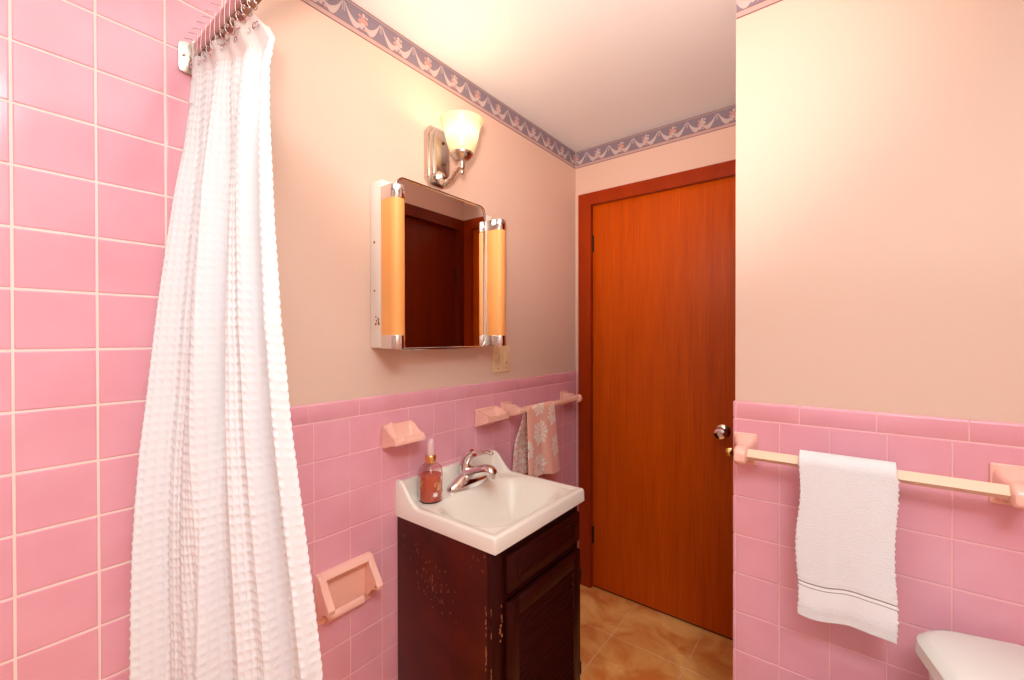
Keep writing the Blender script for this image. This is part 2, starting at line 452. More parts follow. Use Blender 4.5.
# wallpaper border with swags and small posies
BBLUE = mat('border_blue_grey', (.225, .19, .24), .7)
BCREAM = mat('border_cream', (.53, .44, .43), .7)
BROSE = mat('border_rose', (.56, .30, .27), .7)
BBAND = mat('border_band', (.50, .35, .33), .7)
BLINE = mat('border_line', (.22, .11, .10), .7)
def border(name, mp, u0, u1, ph, z0, z1, parent):
    bm = new(); h = z1-z0
    def quad(a, b, c, d, e, mi):
        f = bm.faces.new([bm.verts.new(mp(u, v, e)) for u, v in ((a, c), (b, c), (b, d), (a, d))]); f.material_index = mi
    def z(v): return z0+v*h
    def strip(pts, e, mi):
        for (p, q), (r, s) in zip(pts[:-1], pts[1:]):
            q4 = [p, q, s, r]
            if any(x[0] < u0 or x[0] > u1 for x in q4): continue
            f = bm.faces.new([bm.verts.new(mp(x[0], z(x[1]), e)) for x in q4]); f.material_index = mi
    def disc(u, v, r, e, mi, n=10, ratio=1):
        if u-r < u0 or u+r > u1: return
        f = bm.faces.new([bm.verts.new(mp(u+r*math.cos(2*PI*k/n), z(v)+ratio*r*math.sin(2*PI*k/n), e)) for k in range(n)]); f.material_index = mi
    # solid paper strip, then the print
    quad(u0, u1, z0, z1, .0012, 0)
    for a, b in ((z0, z0), (z1, z1)):
        f = bm.faces.new([bm.verts.new(mp(u, a, e)) for u, e in ((u0, 0), (u1, 0), (u1, .0012), (u0, .0012))])
    quad(u0, u1, z(.03), z(.17), .0014, 3); quad(u0, u1, z(0), z(.03), .0014, 4); quad(u0, u1, z(.17), z(.195), .0014, 4)
    quad(u0, u1, z(.925), z(.955), .0014, 3); quad(u0, u1, z(.97), z(1), .0014, 4)
    p = .130; k = math.floor((u0-ph)/p)-1
    while ph+k*p < u1+p:
        c = ph+k*p
        for sg in (-1, 1):
            pts = []
            for t in range(15):
                s = t/14
                # centre line from the peak (half a period away) down to the low and up to the posy
                uu = c+sg*(p*.465)*(1-s)
                low = .29
                zc = low+(.80-low)*((1-s/.62)**2.0 if s < .62 else 0)+(.20*((s-.62)/.38)**1.6 if s > .62 else 0)
                w = .035+.105*math.sin(PI*min(1, s*1.08))**1.1
                pts.append(((uu, zc-w*.75), (uu, zc+w)))
            strip(pts, .0018, 1)
            # little tassels at the peak
            strip([((c+sg*p*.485, .52), (c+sg*p*.470, .52)), ((c+sg*p*.492, .84), (c+sg*p*.475, .84))], .0017, 1)
        rose = 2 if k % 2 else 1
        for du, dv, r, m in ((0, .62, .0085, rose), (-.010, .52, .0075, 2), (.010, .56, .0075, rose), (.002, .76, .0058, 1), (-.012, .70, .0045, 2), (.013, .73, .0042, 1), (0, .44, .007, 1), (-.006, .32, .0055, 1), (.007, .30, .005, 2)):
            disc(c+du, dv, r, .0021+.00008*k % 3*0+du*.0002, m)
        k += 1
    return struct(name, bm, [BBLUE, BCREAM, BROSE, BBAND, BLINE], parent, smooth=0)
border('wallpaper_border', lambda u, v, e: (PX+e, u, v), YT+.02, YC-.001, .644, 2.266, ZC-.001, wl)
border('wallpaper_border', lambda u, v, e: (u, YC+.001-e, v), .0, XE-.001, .128, 2.266, ZC-.001, wf)
border('wallpaper_border', lambda u, v, e: (u, PYD-e, v), .922, XR-.001, .97, 2.252, ZC-.001, wr)

# ------------------------------------------------------------------ medicine cabinet
MC = thing('medicine_cabinet', 'mirrored white metal medicine cabinet with an amber tube light down each side', 'cabinet', (0, 1.0485, 1.30))
bm = new()
box(bm, -.004, .056, .797, 1.312, 1.313, 1.827, .003)
for k in range(9):
    r = random.uniform(.002, .0055)
    lathe(bm, [(r, 0), (r*.8, .0006), (0, .0008)], (.032+random.uniform(-.010, .010), .797, 1.400+random.uniform(-.014, .014)), 7, M=MY, sx=random.uniform(.6, 1.2), mi=1)
obj('cabinet_body', bm, [ENAMEL, RUST], MC)
for y, z, r in ((.797, 1.64, .004), (.797, 1.49, .0035)):
    bm = new(); lathe(bm, [(r, 0), (r, .001), (r*.6, .002), (0, .002)], (.018, .797, z), 12, M=MY)
    obj('screw', bm, RUST, MC, label='small rusty screw')
def rrect(y0, y1, z0, z1, r, n=6):
    out = []
    for cy, cz, a0 in ((y1-r, z1-r, 0), (y0+r, z1-r, PI/2), (y0+r, z0+r, PI), (y1-r, z0+r, 1.5*PI)):
        for k in range(n+1):
            a = a0+PI/2*k/n; out.append((cy+r*math.cos(a), cz+r*math.sin(a)))
    return out
MA = math.radians(0.6)     # how far the mirrored door stands ajar
MZ0, MZ1, MY0, MY1 = 1.305, 1.850, .838, 1.263
bm = new()
prism(bm, rrect(MY0+.004, MY1-.004, MZ0+.004, MZ1-.004, .026), .0562, .0625, 'x')
def ajar(bm): bmesh.ops.rotate(bm, verts=bm.verts[:], cent=(.0562, MY1, 0), matrix=Matrix.Rotation(MA, 3, 'Z'))
ajar(bm)
md = obj('mirror_door', bm, MIRROR, MC, smooth=20)
bm = new()
A = rrect(MY0, MY1, MZ0, MZ1, .030, 8); B = rrect(MY0+.0075, MY1-.0075, MZ0+.0075, MZ1-.0075, .0235, 8)
n = len(A)
rg = [[bm.verts.new((x, *p)) for p in Q] for x, Q in ((.0561, A), (.0655, A), (.0668, [((a[0]*.8+b[0]*.2), (a[1]*.8+b[1]*.2)) for a, b in zip(A, B)]), (.0665, [((a[0]*.3+b[0]*.7), (a[1]*.3+b[1]*.7)) for a, b in zip(A, B)]), (.0630, B))]
for r, s in zip(rg[:-1], rg[1:]):
    for k in range(n): bm.faces.new((r[k], r[(k+1) % n], s[(k+1) % n], s[k]))
ajar(bm)
obj('mirror_frame', bm, CHROME, md)
for yc in (.8185, 1.3065):
    bm = new()
    R, xc = .0245, .099
    def half(Rr, c): return [(.0565, c-Rr)]+[(xc+Rr*math.cos(a)*.95, c+Rr*math.sin(a)) for a in [(-PI/2)+PI*k/16 for k in range(17)]]+[(.0565, c+Rr)]
    prism(bm, [(p[0], p[1]) for p in half(R, yc)], 1.352, 1.763, 'z')
    t = obj('tube_light', bm, AMBER, MC, smooth=50, label='amber tube light with chrome ends')
    for z0, z1 in ((1.3115, 1.353), (1.762, 1.803)):
        bm = new(); prism(bm, half(R+.0012, yc), z0, z1, 'z', .002)
        obj('end_cap', bm, CHROME, t, smooth=50, label='chrome end cap')

# ------------------------------------------------------------------ wall sconce
SY = 1.0485
SYP = 1.060
SCN = thing('wall_sconce', 'lit nickel wall sconce with a bell-shaped frosted glass shade above the medicine cabinet', 'wall light', (0, SY, 1.885))
def octo(w, z0, z1, c): return [(SYP-w+c, z0), (SYP+w-c, z0), (SYP+w, z0+c*1.3), (SYP+w, z1-c*1.3), (SYP+w-c, z1), (SYP-w+c, z1), (SYP-w, z1-c*1.3), (SYP-w, z0+c*1.3)]
bm = new()
for w, a, b, x0, x1, c in ((.046, 1.884, 2.094, PX, .014, .018), (.039, 1.893, 2.085, .014, .030, .016), (.031, 1.904, 2.074, .030, .046, .013)):
    prism(bm, octo(w, a, b, c), x0, x1, 'x', .003)
obj('backplate', bm, NICKEL, SCN, smooth=30)
for z in (1.955, 2.03):
    bm = new(); lathe(bm, [(.005, 0), (.005, .003), (.003, .005), (0, .005)], (.046, SYP, z), 12, M=Matrix.Rotation(PI/2, 3, 'Y'))
    obj('screw', bm, DARKM, SCN)
bm = new()
path = spline([(.040, SY, 1.908), (.058, SY, 1.884), (.084, SY, 1.886), (.114, SY, 1.908), (.149, SY, 1.928)], 8)
tube(bm, path, [.0105-.004*i/(len(path)-1)+.0022*(math.sin(i*.9)**8) for i in range(len(path))], 14)
lathe(bm, [(0, -.004), (.019, -.004), (.021, .002), (.015, .008), (.010, .016), (0, .018)], (.045, SY, 1.908), 20, M=Matrix.Rotation(PI/2, 3, 'Y'))
obj('arm', bm, NICKEL, SCN, smooth=50)
AX = .149
bm = new()
lathe(bm, [(0, 1.893), (.004, 1.894), (.007, 1.899), (.0075, 1.904), (.004, 1.909), (.007, 1.912), (.0095, 1.918), (.010, 1.930), (.011, 1.936), (.022, 1.940), (.030, 1.947), (.033, 1.953), (.0375, 1.957), (.0385, 1.964), (.036, 1.967), (.030, 1.967), (.028, 1.950), (0, 1.945)], (AX, SY, 0), 32)
obj('socket_cup', bm, NICKEL, SCN, smooth=40)
SHADE = mat('frosted_shade', (.70, .56, .34), .35, emis=(1, .80, .46), estr=.5)
nt, b = nodes(SHADE)          # the glass glows most around the bulb inside it
tc = nt.nodes.new('ShaderNodeTexCoord'); sx = nt.nodes.new('ShaderNodeSeparateXYZ')
nt.links.new(tc.outputs['Object'], sx.inputs[0])
rp = nt.nodes.new('ShaderNodeValToRGB'); mr = nt.nodes.new('ShaderNodeMapRange')
mr.inputs['From Min'].default_value = .07; mr.inputs['From Max'].default_value = .187
nt.links.new(sx.outputs['Z'], mr.inputs['Value']); nt.links.new(mr.outputs[0], rp.inputs['Fac'])
e = rp.color_ramp.elements
e[0].position, e[0].color = 0, (.40, .22, .07, 1)
e[1].position, e[1].color = 1, (.50, .37, .17, 1)
for p_, c_ in ((.30, (.55, .34, .12, 1)), (.50, (1.15, .92, .60, 1)), (.64, (1.1, .88, .56, 1)), (.84, (.52, .36, .15, 1))):
    k_ = e.new(p_); k_.color = c_
rp.color_ramp.interpolation = 'B_SPLINE'
nt.links.new(rp.outputs['Color'], b.inputs['Emission Color']); b.inputs['Emission Strength'].default_value = .66
bm = new()
pr = [(.028, 1.958), (.036, 1.962), (.044, 1.978), (.051, 2.000), (.056, 2.022), (.060, 2.042), (.064, 2.056), (.070, 2.067), (.0735, 2.072)]
lathe(bm, pr+[(r-.003, z) for r, z in pr[::-1]], (AX, SY, 0), 40)
obj('glass_shade', bm, SHADE, SCN, smooth=60, label='lit frosted glass bell shade')
BULB = mat('lit_bulb', (1, .9, .75), .4, emis=(1, .84, .62), estr=12)
bm = new()
lathe(bm, [(.012, 1.962), (.013, 1.985), (.022, 2.008), (.027, 2.022), (.024, 2.038), (.014, 2.050), (0, 2.053)], (AX, SY, 0), 20)
obj('light_bulb', bm, BULB, SCN, smooth=60, label='glowing light bulb')

# ------------------------------------------------------------------ switch plate
SW = thing('switch_plate', 'beige double switch plate low on the wall, below the right end of the mirror', 'light switch', (0, 1.442, 1.196))
bm = new(); box(bm, PX, .003, 1.384, 1.500, 1.196, 1.312, .003, 3)
obj('plate', bm, IVORY, SW)
bm = new(); box(bm, .003, .0045, 1.403, 1.420, 1.238, 1.270, .001); prism(bm, [(.004, 1.246), (.013, 1.262), (.013, 1.267), (.004, 1.262)], 1.407, 1.416, 'y', .001)
obj('toggle_switch', bm, IVORY, SW)
bm = new(); box(bm, .003, .0045, 1.449, 1.482, 1.228, 1.280, .001)
obj('outlet', bm, IVORY, SW)
bm = new(); prism(bm, [(1.460, 1.2325), (1.472, 1.2325), (1.4675, 1.2355), (1.4675, 1.242), (1.4645, 1.242), (1.4645, 1.2355)], .0044, .0050, 'x')
obj('slot', bm, DARKM, SW)
for y in (1.4115, 1.4655):
    bm = new(); lathe(bm, [(.0026, 0), (.002, .001), (0, .001)], (.003, y, 1.213), 10, M=Matrix.Rotation(PI/2, 3, 'Y'))
    obj('screw', bm, DARKM, SW)

# ------------------------------------------------------------------ ceramic wall fittings (left wall)
SD = thing('soap_dish', 'empty peach ceramic soap dish on the pink tiles above the soap bottle', 'soap dish', (0, .891, .98))
bm = new(); box(bm, -.001, .007, .834, .948, .988, 1.064, .004, 3)
obj('tile_flange', bm, PEACHC, SD)
bm = new()
def sd_t(x, y):
    w = (y-.832)/.118; e = min(w, 1-w)*.118
    back = 1.066-.045*smooth01(x/.03); side = 1.064-.034*smooth01(x/.066)
    lip = 1.028
    bowl = 1.016+.010*((w-.5)*2)**2
    s = 1-smooth01((e-.003)/.018); f = smooth01((x-.060)/.008)
    z = max(bowl, back if x < .03 else 0)
    z = lerp(z, side, s)
    ridge = .006*math.exp(-((y-.868)/.007)**2)*smooth01((.05-abs(x-.035))/.02)
    return lerp(z, lip, f*(1-s))+ridge-(.010*smooth01((x-.066)/.008))
def sd_b(x, y): return .992+.016*smooth01(x/.07)
slab(bm, .004, .074, .832, .950, sd_t, sd_b, 26, 34)
obj('dish', bm, PEACHC, SD, smooth=60)

# toilet paper holder: plate, hooded top and two S-shaped arms
TP = thing('toilet_paper_holder', 'empty peach ceramic toilet paper holder low on the wall between curtain and vanity', 'toilet paper holder', (0, .698, .535))
bm = new()
box(bm, -.001, .008, .611, .787, .535, .682, .004, 3)
prism(bm, [(.004, .682), (.004, .660), (.016, .654), (.026, .660), (.030, .668), (.024, .678), (.014, .683)], .622, .776, 'y')
prism(bm, [(.004, .536), (.004, .560), (.012, .556), (.018, .546), (.016, .538)], .640, .760, 'y')
obj('back_plate', bm, PEACHC, TP, smooth=45)
for y0, y1 in ((.612, .632), (.766, .786)):
    bm = new()
    S = [(.004, .682), (.020, .680), (.030, .668), (.038, .648), (.050, .628), (.066, .612), (.074, .602), (.072, .592), (.062, .588), (.050, .590), (.040, .584), (.032, .570), (.022, .560), (.004, .556)]
    prism(bm, S, y0, y1, 'y', .0025, 2)
    a = obj('arm', bm, PEACHC, TP, smooth=30)
    bm = new(); yy = y1+.0002 if y0 < .7 else y0-.0002
    Mx = Matrix.Rotation(PI/2 if y0 > .7 else -PI/2, 3, 'X')
    lathe(bm, [(.0055, 0), (.004, .0006), (0, .0006)], (.064, yy, .600), 12, M=Mx)
    obj('roller_socket', bm, PEACHD, a)

# scooped wall dish next to the small towel bar
WD = thing('tumbler_dish', 'empty scooped peach ceramic wall dish left of the small towel bar, above the faucet', 'wall dish', (0, 1.335, .98))
bm = new(); box(bm, -.001, .007, 1.268, 1.396, .985, 1.058, .004, 3)
obj('tile_flange', bm, PEACHC, WD)
bm = new()
def wd_t(x, y):
    e = min(y-1.266, 1.398-y)
    side = 1.056-.016*smooth01(x/.07); inn = 1.050-.030*smooth01(x/.045)+.010*smooth01((x-.045)/.02)
    return lerp(inn, side, 1-smooth01((e-.002)/.030))
def wd_b(x, y): return .986+.026*(x/.072)
slab(bm, .004, .072, 1.266, 1.398, wd_t, wd_b, 22, 30)
obj('dish', bm, PEACHC, WD, smooth=60)

def bracket_left(y0, y1, par, name='bracket'):
    bm = new()
    box(bm, -.001, .007, y0, y1, .990, 1.066, .004, 3)
    ym = (y0+y1)/2
    S = [(.004, 1.060), (.030, 1.050), (.060, 1.046), (.080, 1.044), (.088, 1.034), (.086, 1.022), (.074, 1.016), (.040, 1.008), (.004, .996)]
    prism(bm, S, ym-.018, ym+.018, 'y', .007, 3)
    return obj(name, bm, PEACHC, par, smooth=50)
TB = thing('towel_bar', 'short peach towel bar on peach ceramic brackets between the wall dish and the door corner', 'towel bar', (0, 1.71, .99))
bracket_left(1.430, 1.504, TB)
bracket_left(1.915, 1.985, TB)
bm = new(); c = []
prism(bm, [(.076+.0125*math.cos(PI/4*k+PI/8), 1.031+.0125*math.sin(PI/4*k+PI/8)) for k in range(8)], 1.47, 1.95, 'y')
obj('bar', bm, BARP, TB, smooth=30)
bm = new(); lathe(bm, [(.019, -.012), (.022, -.006), (.022, .006), (.019, .012), (.014, .012), (.014, -.012)], (.076, 1.969, 1.031), 24, M=MY, closed=True)
obj('end_ring', bm, PEACHC, TB, smooth=40)

# patterned hand towel over the short bar
TPINK = mat('hand_towel_pink', (.92, .47, .37), .85, sheen=.3)
TCREAM = mat('hand_towel_cream', (.94, .84, .76), .85, sheen=.3)
for m in (TPINK, TCREAM): add_bump(m, .5, 500, .001)
def drape_path(s, front, back, bx, bz, r, gap=.004):
    """arc-length walk: front hem up, over the bar, down the back -> (offset outwards, z, layer)"""
    arc = PI*r; tot = front+arc+back; d = s*tot
    if d < front: return bx+r, bz-front+d, 0, front-d
    d -= front
    if d < arc:
        a = d/r; return bx+r*math.cos(a), bz+r*math.sin(a), 1, 0
    d -= arc
    return bx-r, bz-d, 2, d
def daisy(y, z, c, R, n=13, rot=0):
    dy, dz = y-c[0], z-c[1]; r = math.hypot(dy, dz)
    if r > R or r < R*.16: return False
    a = math.atan2(dz, dy)+rot
    w = abs(math.cos(a*n/2)); t = r/R
    return w > .42+.25*(t > .85) and t < .75+.25*abs(math.sin(3*a+1))
FD = [((1.590, 1.045), .052), ((1.598, .920), .058), ((1.705, .990), .054), ((1.585, .772), .060), ((1.728, .842), .054), ((1.500, .86), .04)]
BD = [((1.50+.06*i, .96-.085*j+.04*(i % 2)), .050) for i in range(5) for j in range(4)]
def ht(u, v):
    x, z, layer, d = drape_path(v, .312, .300, .076, 1.031, .0142)
    if layer == 2:
        t = d/.300
        y0, y1 = lerp(1.520, 1.480, t), lerp(1.712, 1.70, t)
        y = lerp(y0, y1, u)
        x = lerp(.0595, .020, smooth01(t*1.6))+.006*math.sin(u*14+1)*t
    else:
        t = d/.312
        y = lerp(lerp(1.503, 1.496, t), lerp(1.716, 1.776, t), u)
        x += t*(.010*math.sin(u*10.5+.6)+.006)+.003*t*math.sin(u*23)
        z += t*.010*math.sin(u*5)
        if layer == 1: x += 0
    return (x, y, z)
def ht_mat(u, v):
    x, y, z = ht(u, v); l = drape_path(v, .312, .300, .076, 1.031, .0142)[2]
    if l == 2: return 0 if any(daisy(y, z, c, R*.8, 9, .4) for c, R in BD) and (math.sin(y*190)+math.sin(z*230)) > -.5 else 1
    return 1 if any(daisy(y, z, c, R) for c, R in FD) else 0
bm = new(); grid(bm, ht, 96, 230, ht_mat)
HT = obj('hand_towel', bm, [TPINK, TCREAM], None, (.076, 1.615, .745), smooth=60)
sm = HT.modifiers.new('thickness', 'SOLIDIFY'); sm.thickness = .0035; sm.offset = 0
tag(HT, 'salmon pink hand towel with cream daisies hanging on the short towel bar behind the sink', 'towel')

# ------------------------------------------------------------------ vanity
VY0, VY1, VX, VZ = .8905, 1.363, .413, .757
VC = thing('vanity_cabinet', 'chipped dark brown vanity cabinet with a louvered door under the white sink', 'cabinet', (.2, 1.135, 0))
X0, X1 = VX-.018, VX
bm = new(); box(bm, .004, VX-.018, VY0, VY0+.016, .002, VZ, .001)
for k in range(70):                          # scratches on the side panel
    x = random.gauss(.17, .060); z = random.gauss(.605, .036)-(x-.17)*.42
    if .03 < x < .36:
        a = random.uniform(-.8, .15); l = random.uniform(.003, .010); w = random.uniform(.0005, .0015)
        dx, dz = math.sin(a)*l, math.cos(a)*l
        vs = [bm.verts.new((x+p, VY0-.0004, z+q)) for p, q in ((-w, 0), (w, 0), (dx+w*.5, dz), (dx-w*.5, dz))]
        bm.faces.new(vs).material_index = 1
for k in range(26):
    z = random.choice([random.uniform(.42, .50), random.uniform(.52, .60)]); x = X0-random.uniform(.002, .006)
    box(bm, x, x+random.uniform(.0010, .0026), VY0-.0005, VY0+.0001, z, z+random.uniform(.003, .014), mi=1)
obj('side_panel', bm, [VAN, CHIP], VC, label='scratched and chipped left side panel')
bm = new(); box(bm, .004, VX-.018, VY1-.016, VY1, .002, VZ, .001)
obj('side_panel', bm, VAND, VC)
bm = new()
X0, X1 = VX-.018, VX
box(bm, X0, X1, VY0, VY0+.062, .002, VZ, .0015); box(bm, X0, X1, VY1-.030, VY1, .002, VZ, .0015)
box(bm, X0+.001, X1, VY0+.062, VY1-.030, VZ-.030, VZ); box(bm, X0+.001, X1, VY0+.062, VY1-.030, .600, .622); box(bm, X0+.001, X1, VY0+.062, VY1-.030, .002, .090)
for k in range(16):
    z = random.uniform(.49, .60); y = .926+random.uniform(-.010, .008)
    box(bm, X1-.0001, X1+.0005, y, y+random.uniform(.0012, .004), z, z+random.uniform(.003, .010), mi=1)
for k in range(30):
    z = random.choice([random.uniform(.33, .46), random.uniform(.50, .60)])
    box(bm, X1-.003, X1-.0006, VY0-.0005, VY0+.0001, z, z+random.uniform(.004, .016), mi=1)
obj('face_frame', bm, [VAND, CHIP], VC)
bm = new()
box(bm, .004, .012, VY0+.017, VY1-.017, .05, VZ-.03); box(bm, .012, X0, VY0+.017, VY1-.017, .085, .097)
obj('back_panel', bm, VAND, VC)
bm = new()                                   # drawer front with a raised moulding
DY0, DY1 = .944, 1.355
box(bm, X1+.0005, X1+.014, DY0, DY1, .627, .729, .004, 2)
for a, b, c, d in ((DY0+.045, DY1-.035, .700, .707), (DY0+.045, DY1-.035, .649, .656), (DY0+.045, DY0+.053, .656, .700), (DY1-.043, DY1-.035, .656, .700)):
    box(bm, X1+.012, X1+.0185, a, b, c, d, .0025, 2)
obj('drawer_front', bm, VAND, VC)
bm = new()                                   # louvered door
EZ0, EZ1 = .075, .597
box(bm, X1+.0005, X1+.016, DY0, DY0+.052, EZ0, EZ1, .003); box(bm, X1+.0005, X1+.016, DY1-.046, DY1, EZ0, EZ1, .003)
box(bm, X1+.001, X1+.0155, DY0+.052, DY1-.046, EZ1-.055, EZ1, .002); box(bm, X1+.001, X1+.0155, DY0+.052, DY1-.046, EZ0, EZ0+.055, .002)
z = EZ0+.058
while z < EZ1-.062:
    prism(bm, [(X1+.002, z), (X1+.0120, z-.002), (X1+.0130, z), (X1+.004, z+.019), (X1+.002, z+.019)], DY0+.050, DY1-.044, 'y')
    z += .0215
dr = obj('louvered_door', bm, VAND, VC)
for z in (.50, .17):
    bm = new(); tube(bm, [(X1+.014, DY1+.003, z-.022), (X1+.014, DY1+.003, z+.022)], .0035, 8); box(bm, X1+.001, X1+.012, DY1+.0005, DY1+.006, z-.022, z+.022)
    obj('hinge', bm, DARKM, dr)
# sink top
KX, KY0, KY1, KZ = .429, .887, 1.384, .803
def bowl(x, y):
    # signed distance style rounded rectangle bowl
    cx, cy, hx, hy, r = .247, 1.140, .138, .205, .09
    qx, qy = abs(x-cx)-(hx-r), abs(y-cy)-(hy-r)
    d = math.hypot(max(qx, 0), max(qy, 0))+min(max(qx, qy), 0)-r
    return d
def rimside(x): return .071*(1-smooth01((x-.012)/.10))**1.25 if x > .012 else .071
def rback(x):
    t = (x-.014)/.016
    return .071*(1-math.sqrt(max(0, 1-(1-min(1, max(0, t)))**2))) if t > 0 else .071
def sk_t(x, y):
    e = min(y-KY0, KY1-y)
    deck = KZ-.005
    d = bowl(x, y)
    z = deck
    if d < .02:
        t = min(1, max(0, (.02-d)/.15)); z = deck-.118*(1-(1-smooth01(min(1, t*1.15)))**1.25)
    zi = z+rback(x)
    zs = KZ+rimside(x)
    s = 1-smooth01((e-.010)/.022)
    out = lerp(zi, zs, s) if zs > zi or s > .98 else lerp(zi, max(zi, zs), s)
    fr = 1-smooth01((KX-x-.012)/.020)        # front rim
    out = lerp(out, max(out, KZ), fr)
    rr = .007                                # rounded outer edges
    for q in (KX-x, y-KY0, KY1-y):
        if q < rr: out -= rr-math.sqrt(max(0, rr*rr-(rr-q)**2))
    q = out-(KZ+.071-.006)
    return out
def sk_b(x, y): return min(VZ+.001, sk_t(x, y)-.012)
bm = new(); slab(bm, 0, KX, KY0, KY1, sk_t, sk_b, 110, 130)
SK = thing('sink', 'white one-piece vanity sink top with a backsplash', 'sink', (.2, 1.135, .757))
obj('basin', bm, MARBLE, SK, smooth=50)
bm = new(); zb = sk_t(.247, 1.14)
lathe(bm, [(0, zb+.001), (.010, zb+.001), (.018, zb+.002), (.022, zb+.0035), (.023, zb+.001)], (.247, 1.14, 0), 24)
obj('drain', bm, CHROME, SK)

# faucet
FX, FY, FZ = .064, 1.166, KZ-.0044
FC = thing('faucet', 'chrome single-lever faucet at the back of the sink', 'faucet', (FX, FY, FZ))
bm = new()
pr = [(1.0, 0), (1.0, .008), (.96, .016), (.80, .026), (.60, .036), (.45, .044), (.30, .049), (0, .051)]
rings = []
for s, z in pr:
    ring = []
    for k in range(40):
        a = 2*PI*k/40
        e = .035
        ring.append(bm.verts.new((FX+e*math.copysign(abs(math.cos(a))**.9, math.cos(a))*(s**.55 if s else 0), FY+.104*math.copysign(abs(math.sin(a))**1.0, math.sin(a))*s, FZ+z)))
    rings.append(ring)
for a, b in zip(rings[:-1], rings[1:]):
    for k in range(40): bm.faces.new((a[k], a[(k+1) % 40], b[(k+1) % 40], b[k]))
bmesh.ops.remove_doubles(bm, verts=bm.verts[:], dist=1e-5)
obj('base', bm, CHROME, FC, smooth=50)
bm = new()
p = spline([(FX-.012, FY, FZ+.036), (FX+.026, FY, FZ+.050), (FX+.060, FY, FZ+.062), (FX+.092, FY, FZ+.072), (FX+.112, FY, FZ+.070), (FX+.120, FY, FZ+.060)], 7)
tube(bm, p, [.032-.013*i/(len(p)-1) for i in range(len(p))], 18, sc=(1.0, .78))
sp = obj('spout', bm, CHROME, FC, smooth=50)
bm = new(); lathe(bm, [(0, -.016), (.010, -.016), (.0125, -.012), (.0125, .004), (0, .004)], (FX+.1185, FY, FZ+.060), 20)
obj('aerator', bm, CHROME, sp, smooth=40)
bm = new()
p = spline([(FX-.014, FY, FZ+.046), (FX-.016, FY+.002, FZ+.068), (FX-.013, FY+.005, FZ+.090), (FX-.002, FY+.010, FZ+.108), (FX+.012, FY+.014, FZ+.117)], 8)
tube(bm, p, [.027-.008*(i/(len(p)-1))**1.5 for i in range(len(p))], 18, sc=(1.0, .80), up=(1, 0, 0))
p = spline([(FX-.004, FY+.010, FZ+.114), (FX+.025, FY+.018, FZ+.122), (FX+.055, FY+.027, FZ+.125), (FX+.080, FY+.034, FZ+.123)], 8)
tube(bm, p, [.014-.006*i/(len(p)-1) for i in range(len(p))], 14, sc=(1.25, .50))
lathe(bm, [(0, -.006), (.008, -.004), (.010, .001), (.006, .006), (0, .007)], (FX+.082, FY+.034, FZ+.121), 14)
obj('lever_handle', bm, CHROME, FC, smooth=50)
bm = new(); tube(bm, [(FX-.038, FY-.004, FZ), (FX-.038, FY-.004, FZ+.045)], .0025, 8); lathe(bm, [(0, 0), (.006, .001), (.006, .008), (0, .010)], (FX-.038, FY-.004, FZ+.044), 12)
obj('drain_lift_rod', bm, CHROME, FC)

# soap bottle
BX, BY, BZ = .071, .976, KZ-.0045
SB = thing('soap_bottle', 'clear pump bottle of coral pink hand soap with a gold collar on the sink', 'soap bottle', (BX, BY, BZ))
GLASS = mat('clear_pink_plastic', (1, .86, .85), .02, trans=1, ior=1.36)
LIQ = mat('coral_soap', (.98, .24, .13), .12, trans=.28, ior=1.34)
GOLD = mat('gold_collar', (.90, .52, .22), .25, metal=1)
PUMP = mat('frosted_pink_pump', (.92, .68, .68), .35, trans=.35)
PRINT = mat('white_print', (.88, .80, .76), .5)
LEAF = mat('orange_print', (.85, .36, .10), .5)
KR, KH = 1.07, .95
def bl(bm, pr, n=36): lathe(bm, [(r*KR, z*KH) for r, z in pr], (BX, BY, BZ), n)
outer = [(0, .0), (.031, 0), (.0355, .003), (.037, .010), (.037, .104), (.0355, .114), (.029, .124), (.018, .131), (.0135, .135), (.0135, .150)]
bmB = new()
bl(bmB, outer+[(max(0, r-.0015), max(.0025, z)) for r, z in outer[::-1]])
bm = new(); bl(bm, [(0, .0035), (.029, .0035), (.0335, .006), (.0350, .012), (.0350, .092), (0, .092)])
obj('liquid_soap', bm, LIQ, SB, smooth=45)
bm = new(); tube(bm, [(BX, BY, BZ+.090), (BX, BY, BZ+.132)], .0035, 10); obj('dip_tube', bm, PUMP, SB)
bm = new(); bl(bm, [(.0138, .136), (.0170, .136), (.0175, .139), (.0175, .158), (.016, .161), (.009, .161)])
obj('collar', bm, GOLD, SB, smooth=40)
bm = new(); bl(bm, [(.0, .1615), (.0115, .1615), (.0115, .172), (.0108, .205), (.0095, .214), (.006, .217), (0, .2175)])
obj('pump_cap', bm, PUMP, SB, smooth=45)
# printed flower and leaves wrapped on the bottle
face = math.atan2(0-BY, 1.1775-BX)
def onb(a, z, e=.0005): return (BX+(.037*KR+e)*math.cos(face+a), BY+(.037*KR+e)*math.sin(face+a), BZ+z)
def petal(ca, cz, ang, l, w, mi):
    f = bmB.faces.new([bmB.verts.new(onb(ca+(math.cos(ang)*t*l-math.sin(ang)*s*w)/.037, cz+math.sin(ang)*t*l+math.cos(ang)*s*w, .0004+.0001*mi)) for t, s in ((0, 0), (.35, .5), (.75, .5), (1, 0), (.75, -.5), (.35, -.5))]); f.material_index = mi+1
for k in range(6): petal(.40, .030, k*PI/3+.3, .0100, .0040, 0)
for a0, z0, an, l in ((.52, .042, 1.2, .020), (.66, .040, .9, .022), (.36, .052, 1.5, .020), (.72, .055, 1.9, .018), (-.80, .060, 1.4, .018), (-.86, .050, 1.9, .016)): petal(a0, z0, an, l, .005, 1)
for k in range(6): petal(.60+.05*k, .043+.006*math.sin(k*2.0)+.003*k, 1.0+.6*(k % 2), .007, .0016, 0)
